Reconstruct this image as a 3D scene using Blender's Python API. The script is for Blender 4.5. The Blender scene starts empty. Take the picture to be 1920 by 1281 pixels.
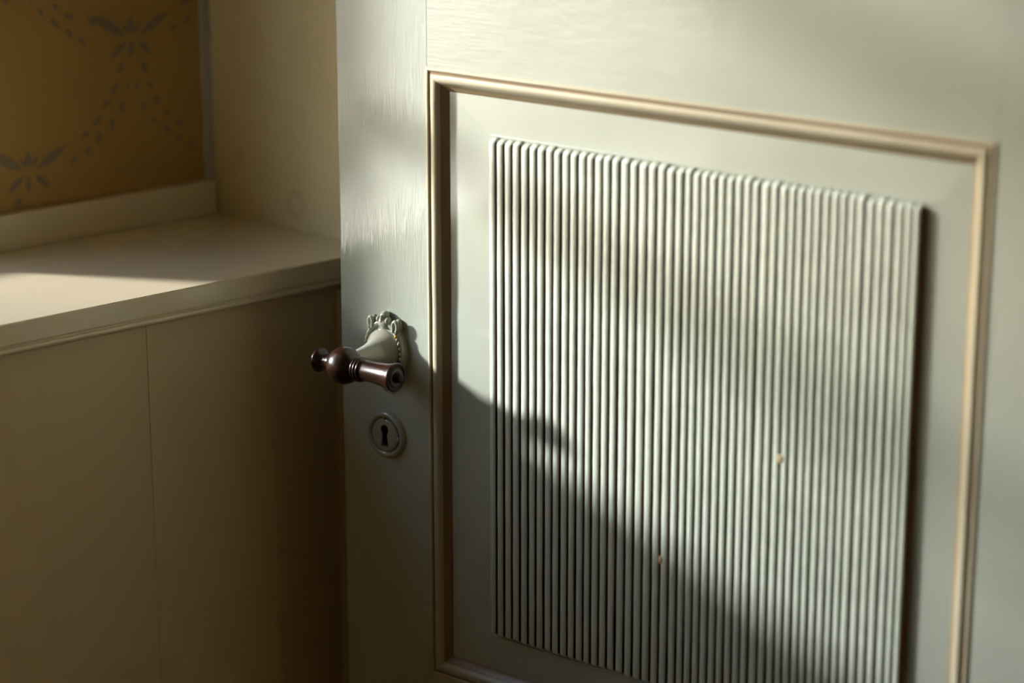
import bpy, bmesh, math, random
from mathutils import Vector, Matrix
random.seed(7)
R = math.radians
scn = bpy.context.scene
COL = scn.collection

# ------------------------------------------------------------------ camera, sky, sun, exposure
cam_data = bpy.data.cameras.new('camera')
cam = bpy.data.objects.new('camera', cam_data)
COL.objects.link(cam)
CAM = Vector((-1.32857599, -1.80846128, 1.66))
cam.location = CAM
b_, p_ = R(48.0), R(15.7)
fwd = Vector((math.cos(b_) * math.cos(p_), math.sin(b_) * math.cos(p_), -math.sin(p_)))
cam.rotation_euler = fwd.to_track_quat('-Z', 'Y').to_euler()
cam_data.sensor_width = 36.0
cam_data.lens = 4533.0 / 1920 * 36.0
cam_data.clip_start = 0.05
cam_data.dof.use_dof = True
cam_data.dof.focus_distance = 2.195
cam_data.dof.aperture_fstop = 2.2
scn.camera = cam

SUN_AZ, SUN_EL = R(54), R(17.05)
sun_dir = Vector((math.cos(SUN_AZ) * math.cos(SUN_EL), -math.sin(SUN_AZ) * math.cos(SUN_EL), -math.sin(SUN_EL)))
world = bpy.data.worlds.new('World')
scn.world = world
world.use_nodes = True
wn = world.node_tree.nodes
sky = wn.new('ShaderNodeTexSky')
sky.sky_type = 'NISHITA'
sky.sun_disc = False
sky.sun_elevation = SUN_EL
sky.sun_rotation = math.atan2(-sun_dir.x, -sun_dir.y)
sky.dust_density = 0.7
world.node_tree.links.new(sky.outputs[0], wn['Background'].inputs[0])
wn['Background'].inputs[1].default_value = 0.56

sl = bpy.data.lights.new('sun', 'SUN')
sl.energy = 9.1
sl.color = (1.0, 0.955, 0.925)
sl.angle = R(5.2)
sun = bpy.data.objects.new('sun', sl)
COL.objects.link(sun)
sun.location = (-6, 6, 4)
sun.rotation_euler = sun_dir.to_track_quat('-Z', 'Y').to_euler()

scn.view_settings.view_transform = 'Standard'
scn.view_settings.look = 'None'
scn.view_settings.gamma = 1.0
scn.view_settings.use_curve_mapping = False
scn.view_settings.exposure = 0.50
scn.cycles.diffuse_bounces = 6
scn.cycles.max_bounces = 14


# ------------------------------------------------------------------ materials
def new_mat(name):
    m = bpy.data.materials.new(name)
    m.use_nodes = True
    nt = m.node_tree
    return m, nt, nt.nodes['Principled BSDF']


def noise(nt, scale, mscale, detail=4, rough=0.55, loc=(0, 0, 0)):
    tc = nt.nodes.new('ShaderNodeTexCoord')
    mp = nt.nodes.new('ShaderNodeMapping')
    mp.inputs['Scale'].default_value = mscale
    mp.inputs['Location'].default_value = loc
    nz = nt.nodes.new('ShaderNodeTexNoise')
    nz.inputs['Scale'].default_value = scale
    nz.inputs['Detail'].default_value = detail
    nz.inputs['Roughness'].default_value = rough
    nt.links.new(tc.outputs['Object'], mp.inputs['Vector'])
    nt.links.new(mp.outputs['Vector'], nz.inputs['Vector'])
    return nz.outputs['Fac']


def ramp(nt, fac, stops):
    r = nt.nodes.new('ShaderNodeValToRGB')
    e = r.color_ramp.elements
    e[0].position, e[0].color = stops[0][0], (*stops[0][1], 1)
    e[1].position, e[1].color = stops[-1][0], (*stops[-1][1], 1)
    for p, c in stops[1:-1]:
        x = e.new(p)
        x.color = (*c, 1)
    nt.links.new(fac, r.inputs['Fac'])
    return r.outputs['Color']


def bump(nt, bsdf, facs):
    prev = None
    for f, dist in facs:
        b = nt.nodes.new('ShaderNodeBump')
        b.inputs['Strength'].default_value = 1.0
        b.inputs['Distance'].default_value = dist
        nt.links.new(f, b.inputs['Height'])
        if prev:
            nt.links.new(prev, b.inputs['Normal'])
        prev = b.outputs['Normal']
    nt.links.new(prev, bsdf.inputs['Normal'])
    nt.links.new(prev, bsdf.inputs['Coat Normal'])


def painted(name, c0, c1, grain, rough=0.3, fine=0.00012, wave=0.0006, coat=0.0, croughness=0.1):
    """brushed oil paint; grain = 'z' (strokes run upward) or 'x' (strokes run along local x)"""
    m, nt, bs = new_mat(name)
    if grain == 'z':
        s1, s2, s3 = (1, 1, 0.10), (1, 1, 0.40), (1, 1, 0.4)
    elif grain == 'x':
        s1, s2, s3 = (0.06, 1, 1), (0.40, 1, 1), (0.4, 1, 1)
    else:
        s1, s2, s3 = (1, 1, 1), (1, 1, 1), (1, 1, 1)
    n1 = noise(nt, 420, s1, 5)
    n2 = noise(nt, 90, s2, 3, loc=(3, 1, 2))
    n3 = noise(nt, 11, s3, 3, loc=(7, 2, 5))
    nt.links.new(ramp(nt, n3, [(0.25, c0), (0.8, c1)]), bs.inputs['Base Color'])
    bs.inputs['Roughness'].default_value = rough
    bs.inputs['Coat Weight'].default_value = coat
    bs.inputs['Coat IOR'].default_value = 1.85 if coat > 0.7 else 1.5
    bs.inputs['Coat Roughness'].default_value = croughness
    bump(nt, bs, [(n3, wave), (n2, fine * 1.6), (n1, fine)])
    return m


GRN0, GRN1 = (0.368, 0.420, 0.358), (0.415, 0.465, 0.398)
M_STILE = painted('green grey gloss paint brushed upward', GRN0, GRN1, 'z', 0.42, 0.00026, 0.0005, 1.0, 0.06)
M_RAIL = painted('green grey gloss paint brushed sideways', GRN0, GRN1, 'x', 0.42, 0.0002, 0.0004, 0.8, 0.10)
M_PANEL = painted('green grey panel paint', GRN0, GRN1, 'z', 0.42, 0.00005, 0.0003, 1.0, 0.12)
M_REED = painted('green grey reed paint', (0.525, 0.62, 0.52), (0.575, 0.665, 0.565), 'z', 0.40, 0.00007, 0.0003, 0.6, 0.18)
M_IRON = painted('green grey painted metal', (0.31, 0.325, 0.26), (0.35, 0.365, 0.295), '', 0.2, 0.00012, 0.0002, 0.5)
M_BEIGE = painted('drab beige moulding paint', (0.42, 0.405, 0.29), (0.50, 0.48, 0.355), 'z', 0.3, 0.00012, 0.0003, 0.2)
M_BEIGE_X = painted('drab beige moulding paint sideways', (0.42, 0.405, 0.29), (0.50, 0.48, 0.355), 'x', 0.3, 0.00012, 0.0003, 0.2)
M_BROWN = painted('brown line in moulding', (0.15, 0.10, 0.05), (0.27, 0.19, 0.10), '', 0.45, 0.0001, 0.0001)
M_GROOVE = painted('brown groove glaze with painted shade', (0.10, 0.036, 0.024), (0.135, 0.052, 0.035), '', 0.5, 0.0001, 0.0001)  # groove brown, its dark tone also painting in the shade between reeds
M_COVE = painted('worn brown beige cove paint', (0.21, 0.16, 0.085), (0.34, 0.275, 0.16), 'z', 0.35, 0.00025, 0.0003, 0.2)
M_COVE_X = painted('worn brown beige cove paint sideways', (0.21, 0.16, 0.085), (0.34, 0.275, 0.16), 'x', 0.35, 0.00025, 0.0003, 0.2)
M_CREAM = painted('cream gloss paint', (0.80, 0.69, 0.41), (0.86, 0.75, 0.47), 'z', 0.3, 0.00006, 0.0004)
M_CREAM_X = painted('cream gloss sill paint', (0.79, 0.71, 0.51), (0.84, 0.765, 0.57), 'x', 0.28, 0.00006, 0.0002, 0.6)
M_BOARD = painted('drab cream board paint', (0.66, 0.56, 0.35), (0.72, 0.615, 0.40), 'z', 0.34, 0.00006, 0.0004)
M_PAPER = painted('ochre wallpaper', (0.43, 0.275, 0.085), (0.48, 0.31, 0.10), '', 0.75, 0.00003, 0.0002)
M_PRINT = painted('grey brown wallpaper ink', (0.25, 0.195, 0.13), (0.29, 0.23, 0.155), '', 0.7, 0.00003, 0.0002)
M_CAULK = painted('grey white caulk', (0.42, 0.40, 0.34), (0.55, 0.52, 0.45), '', 0.6, 0.0002, 0.0004)
M_PLASTER = painted('warm plaster', (0.56, 0.42, 0.22), (0.62, 0.47, 0.26), '', 0.8, 0.0001, 0.0004)
M_CEIL = painted('white ceiling paint', (0.60, 0.52, 0.38), (0.66, 0.58, 0.42), '', 0.8, 0.0001, 0.0004)
M_FLOOR = painted('dark floor boards', (0.20, 0.12, 0.055), (0.28, 0.17, 0.08), 'x', 0.4, 0.0002, 0.0004)
M_GRASS = painted('pale gravel', (0.36, 0.34, 0.29), (0.46, 0.44, 0.38), '', 0.9, 0.01, 0.01)
M_LEAF = painted('green leaf', (0.05, 0.10, 0.02), (0.09, 0.16, 0.035), '', 0.5, 0.0002, 0.0002)
M_CHIP = painted('bare pine wood chip', (0.60, 0.42, 0.20), (0.66, 0.48, 0.25), '', 0.5, 0.0001, 0.0001)

# cream board with two faint brown stains
M_STAIN = painted('cream gloss paint with faint stains', (0.80, 0.69, 0.41), (0.86, 0.75, 0.47), 'z', 0.3, 0.00006, 0.0004)
nt = M_STAIN.node_tree
bs = nt.nodes['Principled BSDF']
col = bs.inputs['Base Color'].links[0].from_socket
tc = nt.nodes.new('ShaderNodeTexCoord')
for cpos, r0, r1, amt in (((0.107, 0.206, 1.170), 0.0, 0.009, 0.35), ((0.1155, 0.124, 1.130), 0.011, 0.007, 0.28)):
    ds = nt.nodes.new('ShaderNodeVectorMath')
    ds.operation = 'DISTANCE'
    ds.inputs[1].default_value = cpos
    nt.links.new(tc.outputs['Object'], ds.inputs[0])
    sb = nt.nodes.new('ShaderNodeMath')
    sb.operation = 'SUBTRACT'
    sb.inputs[1].default_value = r0
    nt.links.new(ds.outputs['Value'], sb.inputs[0])
    ab = nt.nodes.new('ShaderNodeMath')
    ab.operation = 'ABSOLUTE'
    nt.links.new(sb.outputs[0], ab.inputs[0])
    mr = nt.nodes.new('ShaderNodeMapRange')
    mr.inputs['From Min'].default_value = 0.0
    mr.inputs['From Max'].default_value = r1
    mr.inputs['To Min'].default_value = amt
    mr.inputs['To Max'].default_value = 0.0
    nt.links.new(ab.outputs[0], mr.inputs['Value'])
    mxc = nt.nodes.new('ShaderNodeMix')
    mxc.data_type = 'RGBA'
    nt.links.new(mr.outputs[0], mxc.inputs[0])
    nt.links.new(col, mxc.inputs[6])
    mxc.inputs[7].default_value = (0.50, 0.33, 0.13, 1)
    col = mxc.outputs[2]
nt.links.new(col, bs.inputs['Base Color'])

# dark turned wood of the lever
M_WOOD, nt, bs = new_mat('dark polished rosewood')
n = noise(nt, 160, (0.06, 1, 1), 6, 0.65)
nt.links.new(ramp(nt, n, [(0.3, (0.007, 0.003, 0.0025)), (0.55, (0.028, 0.011, 0.006)), (0.8, (0.090, 0.036, 0.014))]), bs.inputs['Base Color'])
bs.inputs['Roughness'].default_value = 0.25
bs.inputs['Coat Weight'].default_value = 0.3
bs.inputs['Coat Roughness'].default_value = 0.25
n2 = noise(nt, 500, (0.05, 1, 1), 4)
bump(nt, bs, [(n2, 0.00006)])
M_ENDGRAIN, nt, bs = new_mat('dull dark end grain')
bs.inputs['Base Color'].default_value = (0.018, 0.008, 0.006, 1)
bs.inputs['Roughness'].default_value = 0.65
bs.inputs['Specular IOR Level'].default_value = 0.25
M_WASHER, nt, bs = new_mat('dull grey metal washer')
bs.inputs['Base Color'].default_value = (0.045, 0.045, 0.042, 1)
bs.inputs['Metallic'].default_value = 0.2
bs.inputs['Roughness'].default_value = 0.5
M_BLACK, nt, bs = new_mat('black lock iron')
bs.inputs['Base Color'].default_value = (0.006, 0.006, 0.006, 1)
bs.inputs['Roughness'].default_value = 0.9
bs.inputs['Specular IOR Level'].default_value = 0.0
M_BRASS, nt, bs = new_mat('worn brass spot')
bs.inputs['Base Color'].default_value = (0.45, 0.27, 0.08, 1)
bs.inputs['Metallic'].default_value = 0.6
bs.inputs['Roughness'].default_value = 0.45
# window glass: fresnel mix of clear and mirror
M_GLASS, nt, bs = new_mat('window glass')
nt.nodes.remove(bs)
tr = nt.nodes.new('ShaderNodeBsdfTransparent')
gl = nt.nodes.new('ShaderNodeBsdfGlossy')
gl.inputs['Roughness'].default_value = 0.02
lw = nt.nodes.new('ShaderNodeLayerWeight')
lw.inputs['Blend'].default_value = 0.5
pw = nt.nodes.new('ShaderNodeMath')
pw.operation = 'POWER'
pw.inputs[1].default_value = 5.0
fr = nt.nodes.new('ShaderNodeMath')
fr.operation = 'MULTIPLY_ADD'
fr.inputs[1].default_value = 0.9
fr.inputs[2].default_value = 0.03
nt.links.new(lw.outputs['Facing'], pw.inputs[0])
nt.links.new(pw.outputs[0], fr.inputs[0])
mx = nt.nodes.new('ShaderNodeMixShader')
nt.links.new(fr.outputs[0], mx.inputs[0])
nt.links.new(tr.outputs[0], mx.inputs[1])
nt.links.new(gl.outputs[0], mx.inputs[2])
nt.links.new(mx.outputs[0], nt.nodes['Material Output'].inputs[0])


# ------------------------------------------------------------------ helpers
def tag(o, label=None, cat=None, group=None, kind=None):
    if label: o['label'] = label
    if cat: o['category'] = cat
    if group: o['group'] = group
    if kind: o['kind'] = kind
    return o


def link(name, me, mats, parent=None, smooth=False, autosmooth=None):
    if not isinstance(mats, (list, tuple)): mats = [mats]
    for m in mats: me.materials.append(m)
    if smooth:
        for p in me.polygons: p.use_smooth = True
        if autosmooth:
            me.set_sharp_from_angle(angle=R(autosmooth))
    o = bpy.data.objects.new(name, me)
    COL.objects.link(o)
    if parent: o.parent = parent
    return o


def from_bm(name, bm, mats, parent=None, smooth=False, autosmooth=None):
    bmesh.ops.recalc_face_normals(bm, faces=bm.faces[:])
    me = bpy.data.meshes.new(name)
    bm.to_mesh(me)
    bm.free()
    return link(name, me, mats, parent, smooth, autosmooth)


def empty(name, loc, rz=0.0):
    o = bpy.data.objects.new(name, None)
    o.empty_display_size = 0.1
    o.location = loc
    o.rotation_euler = (0, 0, rz)
    COL.objects.link(o)
    return o


def add_box(bm, lo, hi, bevel=0.0, seg=2, mat=0):
    before = set(bm.verts)
    x0, y0, z0 = lo
    x1, y1, z1 = hi
    vs = [bm.verts.new(c) for c in ((x0, y0, z0), (x1, y0, z0), (x1, y1, z0), (x0, y1, z0), (x0, y0, z1), (x1, y0, z1), (x1, y1, z1), (x0, y1, z1))]
    fs = [bm.faces.new([vs[i] for i in q]) for q in ((3, 2, 1, 0), (4, 5, 6, 7), (0, 1, 5, 4), (1, 2, 6, 5), (2, 3, 7, 6), (3, 0, 4, 7))]
    for f in fs: f.material_index = mat
    if bevel:
        es = list({e for f in fs for e in f.edges})
        bmesh.ops.bevel(bm, geom=es, offset=bevel, segments=seg, profile=0.5, affect='EDGES')


def box(name, lo, hi, mat, parent=None, bevel=0.0):
    bm = bmesh.new()
    add_box(bm, lo, hi, bevel)
    return from_bm(name, bm, mat, parent)


def grid_bm(rows, closed_u=False, mat=None):
    """rows = list of equal-length point lists; makes quads between successive rows"""
    bm = bmesh.new()
    vr = [[bm.verts.new(p) for p in r] for r in rows]
    n = len(rows[0])
    for i in range(len(rows) - 1):
        for j in range(n if closed_u else n - 1):
            k = (j + 1) % n
            f = bm.faces.new((vr[i][j], vr[i][k], vr[i + 1][k], vr[i + 1][j]))
            if mat: f.material_index = mat(i, j)
    return bm, vr


def lathe_bm(prof, seg=40, M=Matrix.Identity(4), cap=True):
    """prof = [(axial, radius)]; axis = local x, then transformed by M"""
    rows = []
    for a, r in prof:
        rows.append([M @ Vector((a, r * math.cos(2 * math.pi * k / seg), r * math.sin(2 * math.pi * k / seg))) for k in range(seg)])
    bm, vr = grid_bm(rows, True)
    if cap:
        bm.faces.new(vr[0])
        bm.faces.new(vr[-1])
    return bm


def prism_bm(prof, x0, x1, axis='x'):
    """closed profile (y,z) extruded along x"""
    bm = bmesh.new()
    a = [bm.verts.new((x0, y, z)) for y, z in prof]
    c = [bm.verts.new((x1, y, z)) for y, z in prof]
    n = len(prof)
    for i in range(n):
        bm.faces.new((a[i], a[(i + 1) % n], c[(i + 1) % n], c[i]))
    bm.faces.new(a)
    bm.faces.new(list(reversed(c)))
    return bm


def tube_bm(pts, radii, seg=10, closed=False, squash=1.0):
    """round tube through points lying roughly in a plane; squash scales the local y (depth)"""
    rows = []
    n = len(pts)
    for i, p in enumerate(pts):
        p = Vector(p)
        a = Vector(pts[(i - 1) % n]) if (closed or i > 0) else p
        c = Vector(pts[(i + 1) % n]) if (closed or i < n - 1) else p
        t = (c - a).normalized()
        s = t.cross(Vector((0, 1, 0)))
        if s.length < 1e-6: s = Vector((1, 0, 0))
        s.normalize()
        w = s.cross(t).normalized()
        r = radii[i] if isinstance(radii, (list, tuple)) else radii
        rows.append([p + s * r * math.cos(2 * math.pi * k / seg) + w * r * squash * math.sin(2 * math.pi * k / seg) for k in range(seg)])
    if closed: rows.append(rows[0])
    bm, vr = grid_bm(rows, True)
    if not closed:
        bm.faces.new(vr[0])
        bm.faces.new(vr[-1])
    else:
        bmesh.ops.remove_doubles(bm, verts=bm.verts[:], dist=1e-7)
    return bm


def merge(bm, other):
    me = bpy.data.meshes.new('tmp')
    other.to_mesh(me)
    other.free()
    bm.from_mesh(me)
    bpy.data.meshes.remove(me)
    return bm


def ellipsoid_bm(c, r, seg=16, rings=10):
    bm = bmesh.new()
    bmesh.ops.create_uvsphere(bm, u_segments=seg, v_segments=rings, radius=1.0,
                              matrix=Matrix.Translation(c) @ Matrix.Diagonal((*r, 1)))
    return bm


# ------------------------------------------------------------------ dimensions of the room
# world: x runs along the window wall to the right, y goes into that wall, z is up
ZS = 1.1032                      # top of the sill
XR = 0.134                       # face of the right wall
XL, YN, ZC = -3.3, -3.4, 2.5     # left wall, near wall, ceiling
YW = 0.25                        # face of the papered wall
WX0, WX1 = -1.75, -0.258          # window opening
WY = 0.27                        # window plane
WZ1 = 2.0

# floor, as boards
fl = empty('floor', (0, 0, 0))
tag(fl, 'dark wooden floor boards of the room below the frame', 'floor', kind='structure')
y = YN
me0 = None
bw = 0.2
k = 0
while y < 0.3:
    if me0 is None:
        pl = box('floor_board', (XL - 0.1, 0, -0.03), (1.1, bw - 0.002, 0.0), M_FLOOR, fl, 0.0015)
        me0 = pl
    else:
        pl = me0.copy()
        COL.objects.link(pl)
        pl.parent = fl
    pl.location = (0, y, 0)
    y += bw
tag(box('ceiling', (XL - 0.1, YN - 0.1, ZC), (1.2, 0.6, ZC + 0.1), M_CEIL), 'pale painted ceiling above the door and window', 'ceiling', kind='structure')
tag(box('wall_near', (XL - 0.1, YN - 0.1, -0.03), (1.2, YN, ZC), M_PLASTER), 'warm plaster wall behind the viewpoint', 'wall', kind='structure')
tag(box('wall_left', (XL - 0.1, YN, -0.03), (XL, 0.6, ZC), M_PLASTER), 'warm plaster wall on the far left side of the room', 'wall', kind='structure')

# window wall: papered part, boards below the sill, parts round the window
ww = empty('wall_back', (0, 0, 0))
tag(ww, 'ochre leaf-patterned papered wall behind the cream sill, painted boards below', 'wall', kind='structure')
# papered piece right of the window with a splayed window reveal
paper = bmesh.new()
px = [(-0.243, YW), (0.100, YW), (0.100, 0.40), (WX1, 0.40), (WX1, WY)]
a = [paper.verts.new((x, y, ZS - 0.02)) for x, y in px]
c = [paper.verts.new((x, y, ZC)) for x, y in px]
for i in range(len(px)):
    j = (i + 1) % len(px)
    f = paper.faces.new((a[i], a[j], c[j], c[i]))
    f.material_index = 0 if i == 0 else 1
paper.faces.new(a)
paper.faces.new(list(reversed(c)))
from_bm('wallpaper', paper, [M_PAPER, M_CREAM], ww)
# masonry left of and above the window, and low core behind the boards
box('wall_core', (XL, YW, -0.03), (WX0 - 0.06, 0.40, ZC), M_PAPER, ww)
box('wall_core', (WX0 - 0.06, YW, WZ1), (-0.243, 0.40, ZC), M_PAPER, ww)
box('wall_core', (XL, 0.05, -0.03), (XR, 0.40, ZS - 0.03), M_PLASTER, ww)

# wallpaper print: flat inked leaves, a lattice of sprays and garlands
LEAVES = [(-0.0459, 0.0255, -0.0092, 0.0023, 0.0106), (0.0441, 0.0216, 0.0095, 0.0017, 0.0092), (-0.0011, 0.0195, -0.0008, 0.0045, 0.0077), (-0.0107, 0.0134, -0.0029, 0.0047, 0.0042), (0.0101, 0.0149, 0.0027, 0.0041, 0.0042), (-0.0258, -0.0185, -0.0075, -0.0045, 0.0073), (-0.0021, -0.0201, -0.0013, -0.0043, 0.0073), (0.0221, -0.0191, 0.0071, -0.0051, 0.0077), (-0.0194, -0.0342, -0.0107, -0.0254, 0.0058), (0.0113, -0.026, 0.0149, -0.038, 0.0068), (-0.0075, -0.0453, -0.0079, -0.0524, 0.0039), (0.003, -0.0447, 0.0032, -0.0536, 0.0042), (-0.019, -0.0458, -0.0277, -0.0545, 0.0058), (-0.0281, -0.0607, -0.0377, -0.0667, 0.0054), (-0.0158, -0.0639, -0.0164, -0.0755, 0.0048), (-0.0403, -0.0779, -0.051, -0.0846, 0.0058), (-0.0259, -0.0788, -0.0297, -0.0926, 0.0054), (-0.0543, -0.0895, -0.0648, -0.0943, 0.0054), (-0.041, -0.0912, -0.0458, -0.103, 0.005), (-0.053, -0.1039, -0.0608, -0.1136, 0.005), (-0.0709, -0.1122, -0.0784, -0.1192, 0.005), (0.0155, -0.047, 0.0226, -0.0541, 0.0054), (0.0093, -0.0669, 0.012, -0.0762, 0.0039), (0.0232, -0.0631, 0.0303, -0.0712, 0.005), (0.0191, -0.0825, 0.024, -0.0903, 0.0039), (0.0353, -0.079, 0.0414, -0.0852, 0.0046), (0.0476, -0.0914, 0.0583, -0.0955, 0.0054), (0.0325, -0.0932, 0.0417, -0.1035, 0.0058), (0.0492, -0.1044, 0.0553, -0.1144, 0.0048), (0.0628, -0.1153, 0.0712, -0.1238, 0.0046), (0.0757, -0.0968, 0.0841, -0.1052, 0.0054)]
bm = bmesh.new()
DX, DZ = 0.12558, 0.12067
for ci in range(-3, 4):
    for cj in range(0, 12):
        if (ci + cj) % 2: continue
        cx, cz = 0.0101 + ci * DX, 1.29699 + (cj - 2) * DZ
        for x0, z0, x1, z1, w in LEAVES:
            p, q = Vector((cx + x0, 0, cz + z0)), Vector((cx + x1, 0, cz + z1))
            lo_x, hi_x = min(p.x, q.x) - 0.002, max(p.x, q.x) + 0.002
            if lo_x < -0.238 or hi_x > 0.093 or min(p.z, q.z) < ZS + 0.037 or max(p.z, q.z) > ZC: continue
            d = q - p
            s = Vector((-d.z, 0, d.x)).normalized() * (w * 0.5)
            pts = []
            for t, e in ((0, 0.05), (0.2, 0.62), (0.45, 1.0), (0.7, 0.92), (0.9, 0.5), (1, 0.15)):
                pts.append(p + d * t + s * e)
            for t, e in ((1, 0.15), (0.9, 0.5), (0.7, 0.92), (0.45, 1.0), (0.2, 0.62), (0, 0.05)):
                pts.append(p + d * t - s * e)
            f0 = [bm.verts.new((v.x, YW - 0.00025, v.z)) for v in pts]
            bm.faces.new(f0)
pr = from_bm('printed_leaf_pattern', bm, M_PRINT, ww)
pr['kind'] = 'stuff'

# painted boards below the sill: each board an object, joints 140 mm apart
edges = [-0.28 - 0.14 * k for k in range(21)][::-1] + [-0.14, 0.0, XR]
for i in range(len(edges) - 1):
    x0, x1 = edges[i], edges[i + 1]
    dy = 0.0005 * ((len(edges) - i) % 5) - 0.0010
    pb = box('board', (0.0, 0, 0.0), (x1 - x0, 0.03, ZS - 0.032), M_BOARD, ww, 0.00025)
    pb.location = (x0, 0.0155 + dy, 0)

# sill: thick board with a nosing, a bed mould under it, an upstand at the back
sill = empty('window_sill', (0, 0, ZS))
tag(sill, 'deep cream painted sill with moulded front edge, sunlit at its left end', 'sill', kind='structure')
prof = [(0.0, -0.0012), (0.0012, 0.0), (0.08, 0.0), (WY + 0.05, 0.0), (WY + 0.05, -0.0212), (0.002, -0.0212), (0.0004, -0.0204), (0.0, -0.0190)]
o = from_bm('sill_board', prism_bm(prof, XL, XR), M_CREAM_X, sill)
prof = [(0.0035, -0.0212), (0.0035, -0.0232)]
for k in range(7):
    t = -math.pi / 2 + math.pi * k / 6
    prof.append((0.0035 - 0.0022 * math.cos(t) , -0.0257 - 0.0026 * math.sin(t)))
prof += [(0.005, -0.0288), (0.009, -0.0300), (0.013, -0.0322), (0.016, -0.0335), (0.03, -0.0335), (0.03, -0.0212)]
o = from_bm('bed_moulding', prism_bm(prof, XL, XR), M_CREAM_X, sill, True, 35)
o = box('upstand', (-0.241, YW - 0.012, 0.0), (0.099, YW, 0.0360), M_CREAM_X, sill, 0.0015)

# splayed cream board closing the recess on the right, and worn caulk line in its corner
bm = bmesh.new()
pts = [(0.1015, 0.252), (0.1235, 0.055), (0.1265, 0.046), (XR, 0.045), (XR + 0.05, 0.045), (XR + 0.05, 0.252)]
a = [bm.verts.new((x, y, ZS)) for x, y in pts]
c = [bm.verts.new((x, y, ZC)) for x, y in pts]
for i in range(len(pts)):
    j = (i + 1) % len(pts)
    bm.faces.new((a[i], a[j], c[j], c[i]))
bm.faces.new(a)
bm.faces.new(list(reversed(c)))
tag(from_bm('trim_1', bm, M_STAIN), 'smooth cream painted board closing the right end of the sill recess', 'trim', kind='structure')
bm = bmesh.new()
rows = []
for k in range(60):
    z = ZS + 0.001 + k * (ZC - ZS - 0.002) / 59
    j = random.uniform(-0.0009, 0.0009)
    rows.append([(0.0925 + j, YW - 0.0002, z), (0.0945 + j, YW - 0.0022, z), (0.0985, YW - 0.0028 + j * 0.5, z), (0.1017, YW - 0.0022, z), (0.1022, YW - 0.0045 + j, z)])
bm, _ = grid_bm(rows)
tag(from_bm('trim_2', bm, M_CAULK, None, True), 'worn grey white caulk line in the corner between wallpaper and cream board', 'trim', kind='structure')
# window: frame, bars and panes, each its own part
win = empty('window_1', (WX0, WY, ZS))
tag(win, 'cream framed window with glazing bars left of the frame', 'window', kind='structure')
W, H = WX1 - WX0, WZ1 - ZS
fr_ = bmesh.new()
add_box(fr_, (-0.05, 0, 0), (0.045, 0.05, H))
add_box(fr_, (W - 0.015, 0, 0), (W + 0.0, 0.05, H))
add_box(fr_, (0.0, 0, 0), (W, 0.05, 0.045))
add_box(fr_, (0.0, 0, H - 0.05), (W, 0.05, H))
from_bm('window_frame', fr_, M_CREAM, win)
VB = [W - 0.75, W - 1.1]
HB = [0.3222, 0.6122]
for x in VB: box('glazing_bar', (x - 0.010, 0.008, 0.045), (x + 0.010, 0.042, H - 0.05), M_CREAM, win)
for z in HB: box('glazing_bar', (0.045, 0.010, z - 0.010), (W - 0.015, 0.040, z + 0.010), M_CREAM, win)
xs = [0.045, W - 1.1, W - 0.75, W - 0.015]
zs = [0.045] + HB + [H - 0.05]
for i in range(len(xs) - 1):
    for j in range(len(zs) - 1):
        box('pane', (xs[i], 0.024, zs[j]), (xs[i + 1], 0.027, zs[j + 1]), M_GLASS, win)
# ground outside
tag(box('gravel_yard', (-40, 0.7, -0.6), (30, 60, -0.5), M_GRASS), 'pale gravel yard outside the window', 'ground', kind='structure')

# leafy bush added out of view to dim part of the low sun
added_sun_filter = empty('added_sun_filter', (-2.95, 2.75, -0.5))
tag(added_sun_filter, 'thin leafy bush added outside the window to filter the sun, out of frame', 'added_sun_filter', kind='structure')
hd = Vector((-math.cos(SUN_AZ), math.sin(SUN_AZ), 0))
side = Vector((-hd.y, hd.x, 0))
stem = tube_bm([(0, 0, 0), (0.02, 0.01, 1.0), (-0.03, 0.02, 2.2), (0.02, -0.02, 3.6)], [0.018, 0.015, 0.011, 0.004], 8)
bm = stem
rnd = random.Random(3)
from_bm('stem', bm, M_FLOOR, added_sun_filter)
bm = bmesh.new()
c0 = Vector((0.0128 + 0.16 * 0.35, -0.079 - 0.987 * 0.35, 0)) + hd * 4.3 - added_sun_filter.location
for k in range(2700):
    # leaves thicken away from the window's right jamb so sunlight fades there
    o_ = 0.50 * (1 - rnd.random() ** 1.5) if rnd.random() < 0.6 else rnd.uniform(0.1, 1.0)
    p = c0 + side * (o_ - 0.02) + hd * rnd.uniform(-0.35, 0.35)
    p.z = rnd.uniform(1.2, 3.9)
    a_ = Vector((rnd.gauss(0, 1), rnd.gauss(0, 1), rnd.gauss(0, 1))).normalized()
    b2 = a_.orthogonal().normalized()
    b2 = Matrix.Rotation(rnd.uniform(0, 6.28), 3, a_) @ b2
    l_ = rnd.uniform(0.035, 0.06)
    q = [p - a_ * l_, p + b2 * l_ * 0.45, p + a_ * l_, p - b2 * l_ * 0.45]
    bm.faces.new([bm.verts.new(v) for v in q])
fo = from_bm('sun_filter_foliage', bm, M_LEAF, added_sun_filter)
fo['kind'] = 'stuff'

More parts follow.
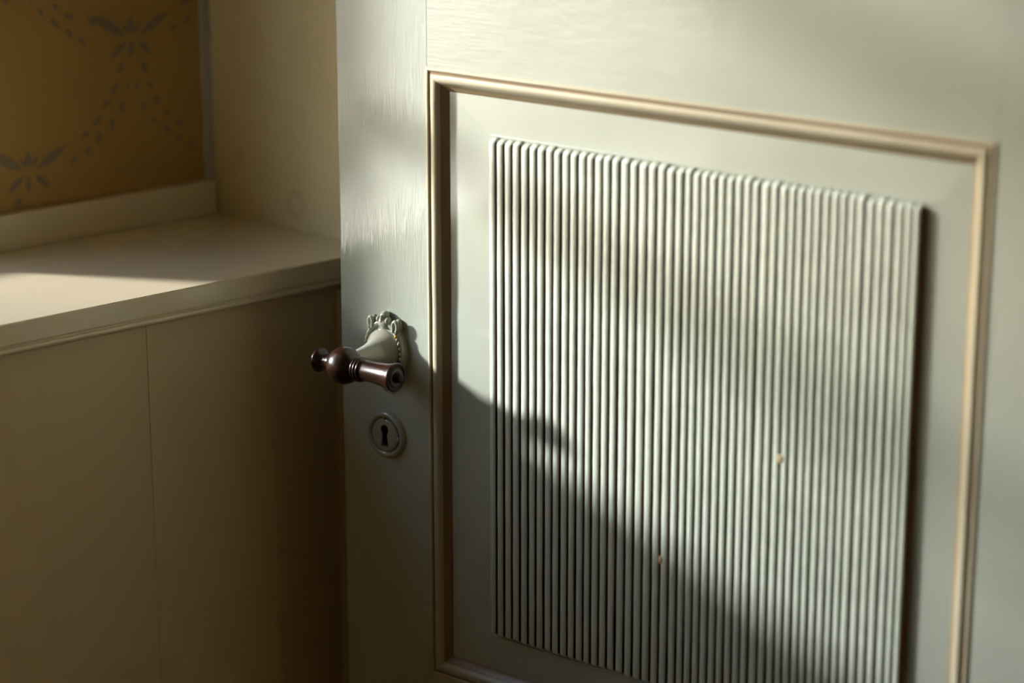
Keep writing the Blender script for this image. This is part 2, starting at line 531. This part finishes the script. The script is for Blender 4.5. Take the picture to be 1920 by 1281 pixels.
# right wall with the doorway and a closed lobby behind it
HW = 0.775     # door width
LY, HY = -0.068, -0.862
wr = bmesh.new()
add_box(wr, (XR, 0.0, -0.03), (XR + 0.14, 0.40, ZC))
add_box(wr, (XR, LY, -0.03), (XR + 0.14, 0.0, ZC))
add_box(wr, (XR, YN, -0.03), (XR + 0.14, HY, ZC))
add_box(wr, (XR, HY, 2.06), (XR + 0.14, LY, ZC))
add_box(wr, (XR + 0.14, YN, -0.03), (1.1, HY - 0.1, ZC))
add_box(wr, (XR + 0.14, LY + 0.1, -0.03), (1.1, 0.40, ZC))
add_box(wr, (1.0, HY - 0.1, -0.03), (1.1, LY + 0.1, ZC))
tag(from_bm('wall_right', wr, M_PLASTER), 'cream plaster wall that holds the doorway behind the green door', 'wall', kind='structure')
tag(box('trim_3', (0.0790, 0.0085, 0.0), (XR, 0.0150, ZS - 0.034), M_BOARD, None, 0.0025), 'narrow cream corner post behind the latch edge of the door', 'trim', kind='structure')

# ------------------------------------------------------------------ the door
UX, UY = 0.15988119, -0.98713627
door = empty('door_1', (0.01283846, -0.07926704, 0), math.atan2(UY, UX))
tag(door, 'green grey panelled door with a reeded panel, dark wooden lever and keyhole, standing ajar', 'door', kind='structure')
# local: x = across from the latch edge, -y = out towards the room, z = up
T = 0.040
SL, SR = 0.1090, 0.6660          # opening of the frame
ZP0, ZP1 = 0.7405, 1.3165        # reeded panel opening
KX, KZ = 0.0562, 0.9665          # keyhole


def frame_piece(name, lo, hi, mat, wobble_left=False, bore=None):
    bm = bmesh.new()
    x0, y0, z0 = lo
    x1, y1, z1 = hi
    if bore is None:
        add_box(bm, lo, hi, 0.0005)
        return from_bm(name, bm, mat, door)
    # latch stile: uneven rounded edge, keyhole bored through the face
    bx, bz, br = bore
    n = 90
    zz = [z0 + (z1 - z0) * k / n for k in range(n + 1)]
    jit = [0.00035 * math.sin(z * 23) + random.uniform(-0.00022, 0.00022) for z in zz]
    sec = []
    for z, j in zip(zz, jit):
        sec.append([(x1, y1, z), (x0 + j, y1, z), (x0 + j, y0 + 0.0022, z), (x0 + j + 0.0006, y0 + 0.0007, z), (x0 + 0.0022 + j, y0 + 0.00005, z), (x0 + 0.0030 + j, y0, z), (x0 + 0.012, y0, z)])
    for i in range(n):
        for m_ in range(6):
            bm.faces.new([bm.verts.new(p) for p in (sec[i][m_], sec[i][m_ + 1], sec[i + 1][m_ + 1], sec[i + 1][m_])])
    # face with hole
    a0 = x0 + 0.012
    sq = 0.024
    for q in ((a0, z0, x1, bz - sq), (a0, bz + sq, x1, z1), (a0, bz - sq, bx - sq, bz + sq), (bx + sq, bz - sq, x1, bz + sq)):
        bm.faces.new([bm.verts.new(p) for p in ((q[0], y0, q[1]), (q[2], y0, q[1]), (q[2], y0, q[3]), (q[0], y0, q[3]))])
    N = 32
    inner = [Vector((bx + br * math.cos(2 * math.pi * k / N), y0, bz + br * math.sin(2 * math.pi * k / N))) for k in range(N)]
    outer = []
    for k in range(N):
        c_, s_ = math.cos(2 * math.pi * k / N), math.sin(2 * math.pi * k / N)
        t = sq / max(abs(c_), abs(s_))
        outer.append(Vector((bx + t * c_, y0, bz + t * s_)))
    for k in range(N):
        j = (k + 1) % N
        bm.faces.new([bm.verts.new(p) for p in (inner[k], outer[k], outer[j], inner[j])])
        d = Vector((0, 0.028, 0))
        bm.faces.new([bm.verts.new(p) for p in (inner[k], inner[j], inner[j] + d, inner[k] + d)])
    bm.faces.new([bm.verts.new(p + Vector((0, 0.028, 0))) for p in inner])
    bm.faces.new([bm.verts.new(p) for p in ((x1, y0, z0), (x1, y1, z0), (x1, y1, z1), (x1, y0, z1))])
    bmesh.ops.remove_doubles(bm, verts=bm.verts[:], dist=1e-6)
    return from_bm(name, bm, mat, door)


frame_piece('stile', (0.0, 0.0, 0.02), (SL, T, 2.03), M_STILE, bore=(KX, KZ, 0.0115))
frame_piece('stile', (SR, 0.0, 0.02), (HW, T, 2.03), M_STILE)
frame_piece('rail', (SL, 0.0001, ZP1), (SR, T, 1.45), M_RAIL)
frame_piece('rail', (SL, 0.0001, 0.60), (SR, T, ZP0), M_RAIL)
frame_piece('rail', (SL, 0.0001, 0.02), (SR, T, 0.22), M_RAIL)
frame_piece('rail', (SL, 0.0001, 1.92), (SR, T, 2.03), M_RAIL)
box('panel', (SL - 0.005, 0.013, 1.445), (SR + 0.005, 0.028, 1.925), M_PANEL, door)
box('panel', (SL - 0.005, 0.013, 0.215), (SR + 0.005, 0.028, 0.605), M_PANEL, door)

# mitred planted moulding; profile (w inward from the opening, y depth, material)
DP = 0.0125
MP = [(-0.0010, 0.0002, 0), (-0.0006, -0.0010, 0), (0.0012, -0.0016, 0), (0.0023, -0.0012, 0), (0.0029, -0.0003, 1), (0.0037, 0.0002, 1), (0.0045, -0.0004, 1),
      (0.0052, -0.0012, 0), (0.0070, -0.0022, 0), (0.0094, -0.0023, 0), (0.0114, -0.0014, 0), (0.0126, 0.0000, 0), (0.0138, 0.0016, 2), (0.0150, 0.0030, 2),
      (0.0164, 0.0044, 2), (0.0180, 0.0058, 2), (0.0190, 0.0064, 1), (0.0200, 0.0070, 1), (0.0208, 0.0078, 1)]


def moulding(x0, x1, z0, z1):
    corners = [(x0, z0, 1, 1), (x1, z0, -1, 1), (x1, z1, -1, -1), (x0, z1, 1, -1)]
    for i in range(4):
        a, c = corners[i], corners[(i + 1) % 4]
        horiz = i % 2 == 0
        rows = []
        N = 24
        for t in [k / N for k in range(N + 1)]:
            j = 0 if t in (0, 1) else random.uniform(-0.00025, 0.00025)
            row = []
            for w, y, _ in MP:
                p = Vector((a[0] + a[2] * w, y, a[1] + a[3] * w))
                q = Vector((c[0] + c[2] * w, y, c[1] + c[3] * w))
                v = p.lerp(q, t)
                v.y += j * (1 if 0.001 < w < 0.019 else 0)
                row.append(v)
            rows.append(row)
        bm, _ = grid_bm(rows, False, lambda r, jj: MP[jj][2])
        mm = [M_BEIGE_X, M_BROWN, M_COVE_X] if horiz else [M_BEIGE, M_BROWN, M_COVE]
        o = from_bm('moulding', bm, mm, door, True, 60)
        # normals must look out of the door
        me = o.data
        if me.polygons[len(me.polygons) // 2].normal.y > 0:
            me.flip_normals()


moulding(SL, SR, ZP0, ZP1)

# fielded panel with bevelled margin
PX0, PX1, PZ0, PZ1 = SL + 0.0185, SR - 0.0185, ZP0 + 0.0185, ZP1 - 0.0185
FX0, FX1, FZ0, FZ1 = 0.1745, 0.6160, 0.7930, 1.2640
FD = 0.0061
bm = bmesh.new()
rects = [(PX0, PX1, PZ0, PZ1, 0.0074), (FX0 - 0.0005, FX1 + 0.0005, FZ0 - 0.0005, FZ1 + 0.0005, FD + 0.0001), (FX0 + 0.001, FX1 - 0.001, FZ0 + 0.001, FZ1 - 0.001, FD)]
rv = [[bm.verts.new(p) for p in ((x0, y, z0), (x1, y, z0), (x1, y, z1), (x0, y, z1))] for x0, x1, z0, z1, y in rects]
for i in range(2):
    for j in range(4):
        k = (j + 1) % 4
        bm.faces.new((rv[i][j], rv[i][k], rv[i + 1][k], rv[i + 1][j]))
bm.faces.new(rv[2])
back = [bm.verts.new((v.co.x, 0.028, v.co.z)) for v in rv[0]]
for j in range(4):
    k = (j + 1) % 4
    bm.faces.new((rv[0][k], rv[0][j], back[j], back[k]))
bm.faces.new(list(reversed(back)))
panel = from_bm('panel', bm, M_PANEL, door)
panel['label'] = 'fielded panel covered with close upright reeds'

# reeds: half-round strips with rounded ends, hand-cut widths
GR = [0.1858, 0.1946, 0.2035, 0.2128, 0.222, 0.2308, 0.2399, 0.2489, 0.2577, 0.2666, 0.2754, 0.2844, 0.2925, 0.3018, 0.3107, 0.3197, 0.3294, 0.3385, 0.3484, 0.358, 0.367, 0.3764, 0.3852, 0.3932, 0.4016, 0.4096, 0.4181, 0.4264, 0.4346, 0.4427, 0.4512, 0.4594, 0.4689, 0.4772, 0.4859, 0.4937, 0.5017, 0.5095, 0.5171, 0.5251, 0.5331, 0.5404, 0.5481, 0.5567, 0.5654, 0.5737, 0.5824, 0.5907, 0.5981, 0.605]
GR = [g + 0.0027 * (0.857 - 0.7 * (g - 0.185)) for g in [0.1772] + GR]
RZ0, RZ1, RH, RB = 0.7965, 1.2615, 0.0017, 0.0052


def reed_mesh(seed):
    rnd = random.Random(seed)
    ph = [rnd.uniform(0, 6.28) for _ in range(4)]
    rows = []
    L = RZ1 - RZ0
    def end(d):
        return math.sqrt(max(0.0, 1 - (1 - min(d, 0.005) / 0.005) ** 2))
    zz = [0.0, 0.0003, 0.0009, 0.0018, 0.0030, 0.0042, 0.0050]
    zz = zz + [0.005 + (L - 0.010) * k / 44 for k in range(1, 44)] + [L - d for d in reversed(zz)]
    for z in zz:
        s = max(0.03, end(min(z, L - z)))
        off = 0.016 * math.sin(z * 31 + ph[0]) + 0.014 * math.sin(z * 83 + ph[1]) + rnd.uniform(-0.014, 0.014)
        wid = 1 + 0.02 * math.sin(z * 57 + ph[2]) + rnd.uniform(-0.014, 0.014)
        we = (0.55 + 0.45 * s) * wid
        row = [(-0.5 * we + 0.5 * off, 0.0003, z)]
        for k in range(15):
            t = math.pi * k / 14
            row.append((0.5 * off - 0.5 * we * math.cos(t), -(RB + RH * math.sin(t)) * s, z))
        row.append((0.5 * we + 0.5 * off, 0.0003, z))
        rows.append(row)
    bm, _ = grid_bm(rows, False, lambda r, j: 1 if (j in (0, 1, 2, 13, 14, 15) and 3 < r < len(rows) - 5) else 0)  # lower flanks take the brown that carries painted groove shade
    bmesh.ops.recalc_face_normals(bm, faces=bm.faces[:])
    me = bpy.data.meshes.new('reed')
    bm.to_mesh(me)
    bm.free()
    if sum(p.normal.y for p in me.polygons) > 0: me.flip_normals()
    for p in me.polygons: p.use_smooth = True
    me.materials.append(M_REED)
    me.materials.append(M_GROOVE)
    me.set_sharp_from_angle(angle=R(50))
    return me


variants = [reed_mesh(s) for s in range(9)]
last = -1
for i in range(len(GR) - 1):
    v = random.randrange(9)
    while v == last: v = random.randrange(9)
    last = v
    r = bpy.data.objects.new('reed', variants[v])
    COL.objects.link(r)
    r.parent = panel
    w = GR[i + 1] - GR[i]
    # the dark line in the photograph is the shaded right flank of each reed
    r.location = ((GR[i] + GR[i + 1]) / 2 - 0.0004, FD, RZ0 + random.uniform(-0.0008, 0.0008))
    r.scale = (w * 0.81, 1 + random.uniform(-0.05, 0.05), 1)
box('reed_bed', (GR[0] + 0.0025, FD - RB + 0.0030, RZ0 + 0.0018), (GR[-1] - 0.0025, FD + 0.0002, RZ1 - 0.0018), M_GROOVE, panel)['label'] = 'brown stained strip between the reeds, groove shade painted into its colour'
# thin ledge under the lower reed ends and over the upper ones
for z in (RZ0 - 0.0022, RZ1 + 0.0014):
    box('ledge', (FX0 + 0.003, FD - 0.0011, z - 0.0007), (FX1 - 0.003, FD + 0.0002, z + 0.0007), M_PANEL, panel, 0.0004)
for x, z in ((0.4875, 1.0330), (0.3700, 0.9166)):
    c = from_bm('paint_chip', ellipsoid_bm((x, FD - RH - RB - 0.0001, z), (0.0016, 0.0010, 0.0042)), M_CHIP, panel, True)
    c['label'] = 'small spot of bare wood where the paint chipped'

# ---- rose plate of the lever
RX, RZ = 0.0592, 1.0500


def oval(cx, cz, rx, rz, n=48):
    return [(cx + rx * math.cos(2 * math.pi * k / n), cz + rz * math.sin(2 * math.pi * k / n)) for k in range(n)]


rows = []
for s, y in ((1.06, 0.0006), (1.04, -0.0010), (1.02, -0.0052), (1.0, -0.0072), (0.96, -0.0080), (0.90, -0.0078), (0.86, -0.0068), (0.82, -0.0060), (0.70, -0.0066), (0.40, -0.0085), (0.05, -0.0092)):
    rows.append([(x, y, z) for x, z in oval(RX, RZ, 0.0232 * s, 0.0280 * s)])
bm, vr = grid_bm(rows, True)
bm.faces.new(vr[-1])
rose = from_bm('handle_rose', bm, M_IRON, door, True, 50)
rose['label'] = 'cast oval backplate with scrolls and beaded rim, painted green grey'
NB = 34
bead_me = None
for k in range(NB):
    t = 2 * math.pi * k / NB
    if abs(math.sin(t)) > 0.86: continue
    x, z = RX + 0.0212 * math.cos(t), RZ + 0.0256 * math.sin(t)
    if bead_me is None:
        o = from_bm('bead', ellipsoid_bm((0, 0, 0), (0.0013, 0.0015, 0.0017), 8, 6), M_IRON, rose, True)
        bead_me = o.data
    else:
        o = bpy.data.objects.new('bead', bead_me)
        COL.objects.link(o)
        o.parent = rose
    o.location = (x, -0.0080, z)
spot = from_bm('brass_spot', ellipsoid_bm((RX + 0.0166, -0.0082, RZ + 0.0158), (0.0015, 0.0013, 0.0023), 12, 8), M_BRASS, rose, True)
spot['label'] = 'bead with paint worn off to brass'
for sg in (1, -1):
    # palmette: swelling body, crest and small lobes, joined into one casting
    bm = ellipsoid_bm((RX + 0.0005, -0.0045, RZ + sg * 0.0265), (0.0078, 0.0058, 0.0068), 20, 12)
    merge(bm, ellipsoid_bm((RX + 0.0003, -0.0042, RZ + sg * 0.0330), (0.0046, 0.0050, 0.0042), 16, 10))
    merge(bm, ellipsoid_bm((RX - 0.0052, -0.0055, RZ + sg * 0.0292), (0.0025, 0.0045, 0.0035), 12, 8))
    merge(bm, ellipsoid_bm((RX + 0.0056, -0.0055, RZ + sg * 0.0288), (0.0025, 0.0045, 0.0035), 12, 8))
    merge(bm, ellipsoid_bm((RX + 0.0002, -0.0088, RZ + sg * 0.0298), (0.0015, 0.0020, 0.0046), 12, 8))
    from_bm('palmette', bm, M_IRON, rose, True)
    for sx in (1, -1):
        cx, cz = RX + sx * 0.0148, RZ + sg * 0.0248
        pts = []
        rad = []
        for k in range(17):
            t = k / 16
            a_ = R(-70 + 300 * t)
            pts.append((cx + sx * 0.0027 * math.cos(a_) * (1 - 0.15 * t), -0.0066 - 0.0012 * t, cz + sg * 0.0052 * math.sin(a_) * (1 - 0.15 * t)))
            rad.append(0.0021 - 0.0006 * t)
        bm = tube_bm(pts, rad, 10)
        merge(bm, ellipsoid_bm((cx, -0.0022, cz), (0.0042, 0.0032, 0.0066), 14, 8))
        from_bm('scroll', bm, M_IRON, rose, True)
tipb = ellipsoid_bm((RX + 0.0008, -0.0035, RZ - 0.0360), (0.0030, 0.0035, 0.0042), 12, 8)
from_bm('finial', tipb, M_IRON, rose, True)

# ---- lever: painted neck, dark turned grip
OUT = 0.0630
GX, GZ = 0.0632, 1.0488
nk = [(0.004, 0.0205), (0.0085, 0.0196), (0.011, 0.0178), (0.015, 0.0150), (0.020, 0.0124), (0.027, 0.0103), (0.036, 0.0088), (0.046, 0.0080), (0.055, 0.0078)]
Mn = Matrix.Translation((RX, 0, RZ)) @ Matrix.Rotation(R(-90), 4, 'Z')
prof = []
for (a0, r0), (a1, r1) in zip(nk[:-1], nk[1:]):
    for k in range(4):
        t = k / 4
        prof.append((a0 + (a1 - a0) * t, r0 + (r1 - r0) * t))
prof.append(nk[-1])
grip_p = [(-0.0365, 0.0040), (-0.0363, 0.0085), (-0.0355, 0.0108), (-0.0340, 0.0118), (-0.0322, 0.0116), (-0.0305, 0.0102), (-0.0290, 0.0080), (-0.0272, 0.0066), (-0.0250, 0.0062), (-0.0225, 0.0066), (-0.0205, 0.0076)]
for k in range(15):
    t = R(155 - 8.6 * k)
    grip_p.append((0.0178 * math.cos(t) - 0.0010, 0.0178 * math.sin(t)))
for c0, r0 in ((0.0172, 0.0110), (0.0208, 0.0112), (0.0242, 0.0106)):
    for k in range(7):
        t = R(160 - 140 * k / 6)
        grip_p.append((c0 + 0.0018 * math.cos(t), r0 - 0.0010 + 0.0018 * math.sin(t)))
for a_, r_ in ((0.0265, 0.0098), (0.030, 0.0097), (0.036, 0.0098), (0.042, 0.0101), (0.048, 0.0105), (0.054, 0.0111), (0.059, 0.0118), (0.0625, 0.0126), (0.0642, 0.0131), (0.0655, 0.0134), (0.0668, 0.0134), (0.0678, 0.0131), (0.0683, 0.0124), (0.0681, 0.0112), (0.0672, 0.0106), (0.0672, 0.0004)):
    grip_p.append((a_, r_))
grip_p = [(a_ * 0.93 if a_ < 0 else a_ * 0.905, r_ * 0.975) for a_, r_ in grip_p]
Mg = Matrix.Translation((GX, -OUT, GZ))
grip = from_bm('door_handle', lathe_bm(grip_p, 48, Mg), [M_WOOD, M_ENDGRAIN], door, True, 50)
for p in grip.data.polygons:
    if p.normal.x > 0.55 and p.center.x > GX + 0.058: p.material_index = 1
grip['label'] = 'dark turned wooden lever grip with ball and rings'
neck = from_bm('neck', lathe_bm(prof, 48, Mn), M_IRON, grip, True, 50)
neck['label'] = 'trumpet neck painted green grey'
ws = from_bm('washer', lathe_bm([(a_ * 0.905, r_) for a_, r_ in [(0.0668, 0.0003), (0.0668, 0.0080), (0.0674, 0.0083), (0.0680, 0.0079), (0.0681, 0.0058), (0.0676, 0.0054), (0.0676, 0.0003)]], 32, Mg), M_WASHER, grip, True, 40)
ws['label'] = 'dull grey ring on the grip end'
from_bm('stud', lathe_bm([(a_ * 0.905, r_) for a_, r_ in [(0.0676, 0.0002), (0.0676, 0.0050), (0.0686, 0.0052), (0.0698, 0.0048), (0.0706, 0.0042), (0.0712, 0.0039), (0.0728, 0.0040), (0.0740, 0.0036), (0.0747, 0.0024), (0.0749, 0.0002)]], 24, Mg), M_ENDGRAIN, grip, True, 50)

# ---- keyhole escutcheon


def ring_rows(rs):
    return [[(KX + r * math.cos(2 * math.pi * k / 48), y, KZ + r * 0.97 * math.sin(2 * math.pi * k / 48)) for k in range(48)] for r, y in rs]


bm, _ = grid_bm(ring_rows([(0.0242, 0.0004), (0.0236, -0.0012), (0.0226, -0.0030), (0.0212, -0.0040), (0.0196, -0.0041), (0.0182, -0.0034), (0.0172, -0.0022), (0.0166, -0.0012), (0.0160, -0.0012)]), True)
esc = from_bm('keyhole_escutcheon', bm, M_IRON, door, True)
esc['label'] = 'round painted ring plate framing the keyhole'
# inner disc with keyhole opening: matched outline loops
N = 48
kh = []
for k in range(N):
    a_ = 2 * math.pi * k / N
    c_, s_ = math.cos(a_), math.sin(a_)
    best = None
    # keyhole outline as radius from its centre: circle head on a flaring slot
    t = 0.0
    while t < 0.016:
        x, z = t * c_, t * s_
        inside = (x * x + (z - 0.0052) ** 2) < 0.0047 ** 2 or (-0.0112 < z < 0.0060 and abs(x) < 0.0029 + 0.0018 * max(0, -z) / 0.0112)
        if not inside: break
        t += 0.0001
    kh.append((t * c_, t * s_))
rows = [[(KX + r * math.cos(2 * math.pi * k / N), y, KZ + 0.97 * r * math.sin(2 * math.pi * k / N)) for k in range(N)] for r, y in ((0.0161, -0.0011), (0.0158, -0.0030), (0.0150, -0.0036), (0.0135, -0.0037))]
rows.append([(KX + x, -0.0037, KZ + z) for x, z in kh])
rows.append([(KX + x, -0.0020, KZ + z) for x, z in kh])
bm, _ = grid_bm(rows, True)
from_bm('keyhole_plate', bm, M_IRON, esc, True, 40)
from_bm('lock_case', lathe_bm([(-0.0020, 0.0001), (-0.0020, 0.0112), (-0.016, 0.0112)], 32, Matrix.Translation((KX, 0, KZ)) @ Matrix.Rotation(R(-90), 4, 'Z'), False), M_BLACK, esc)
pin = bmesh.new()
bm = ellipsoid_bm((KX + 0.0160, -0.0028, KZ - 0.0015), (0.0022, 0.0018, 0.0024), 12, 8)
from_bm('pin', bm, M_IRON, esc, True)
pin.free()
bm = ellipsoid_bm((KX - 0.0012, -0.0028, KZ + 0.0155), (0.0012, 0.0014, 0.0014), 10, 6)
o = from_bm('pin', bm, M_BRASS, esc, True)
o['label'] = 'pin with paint worn to brass'
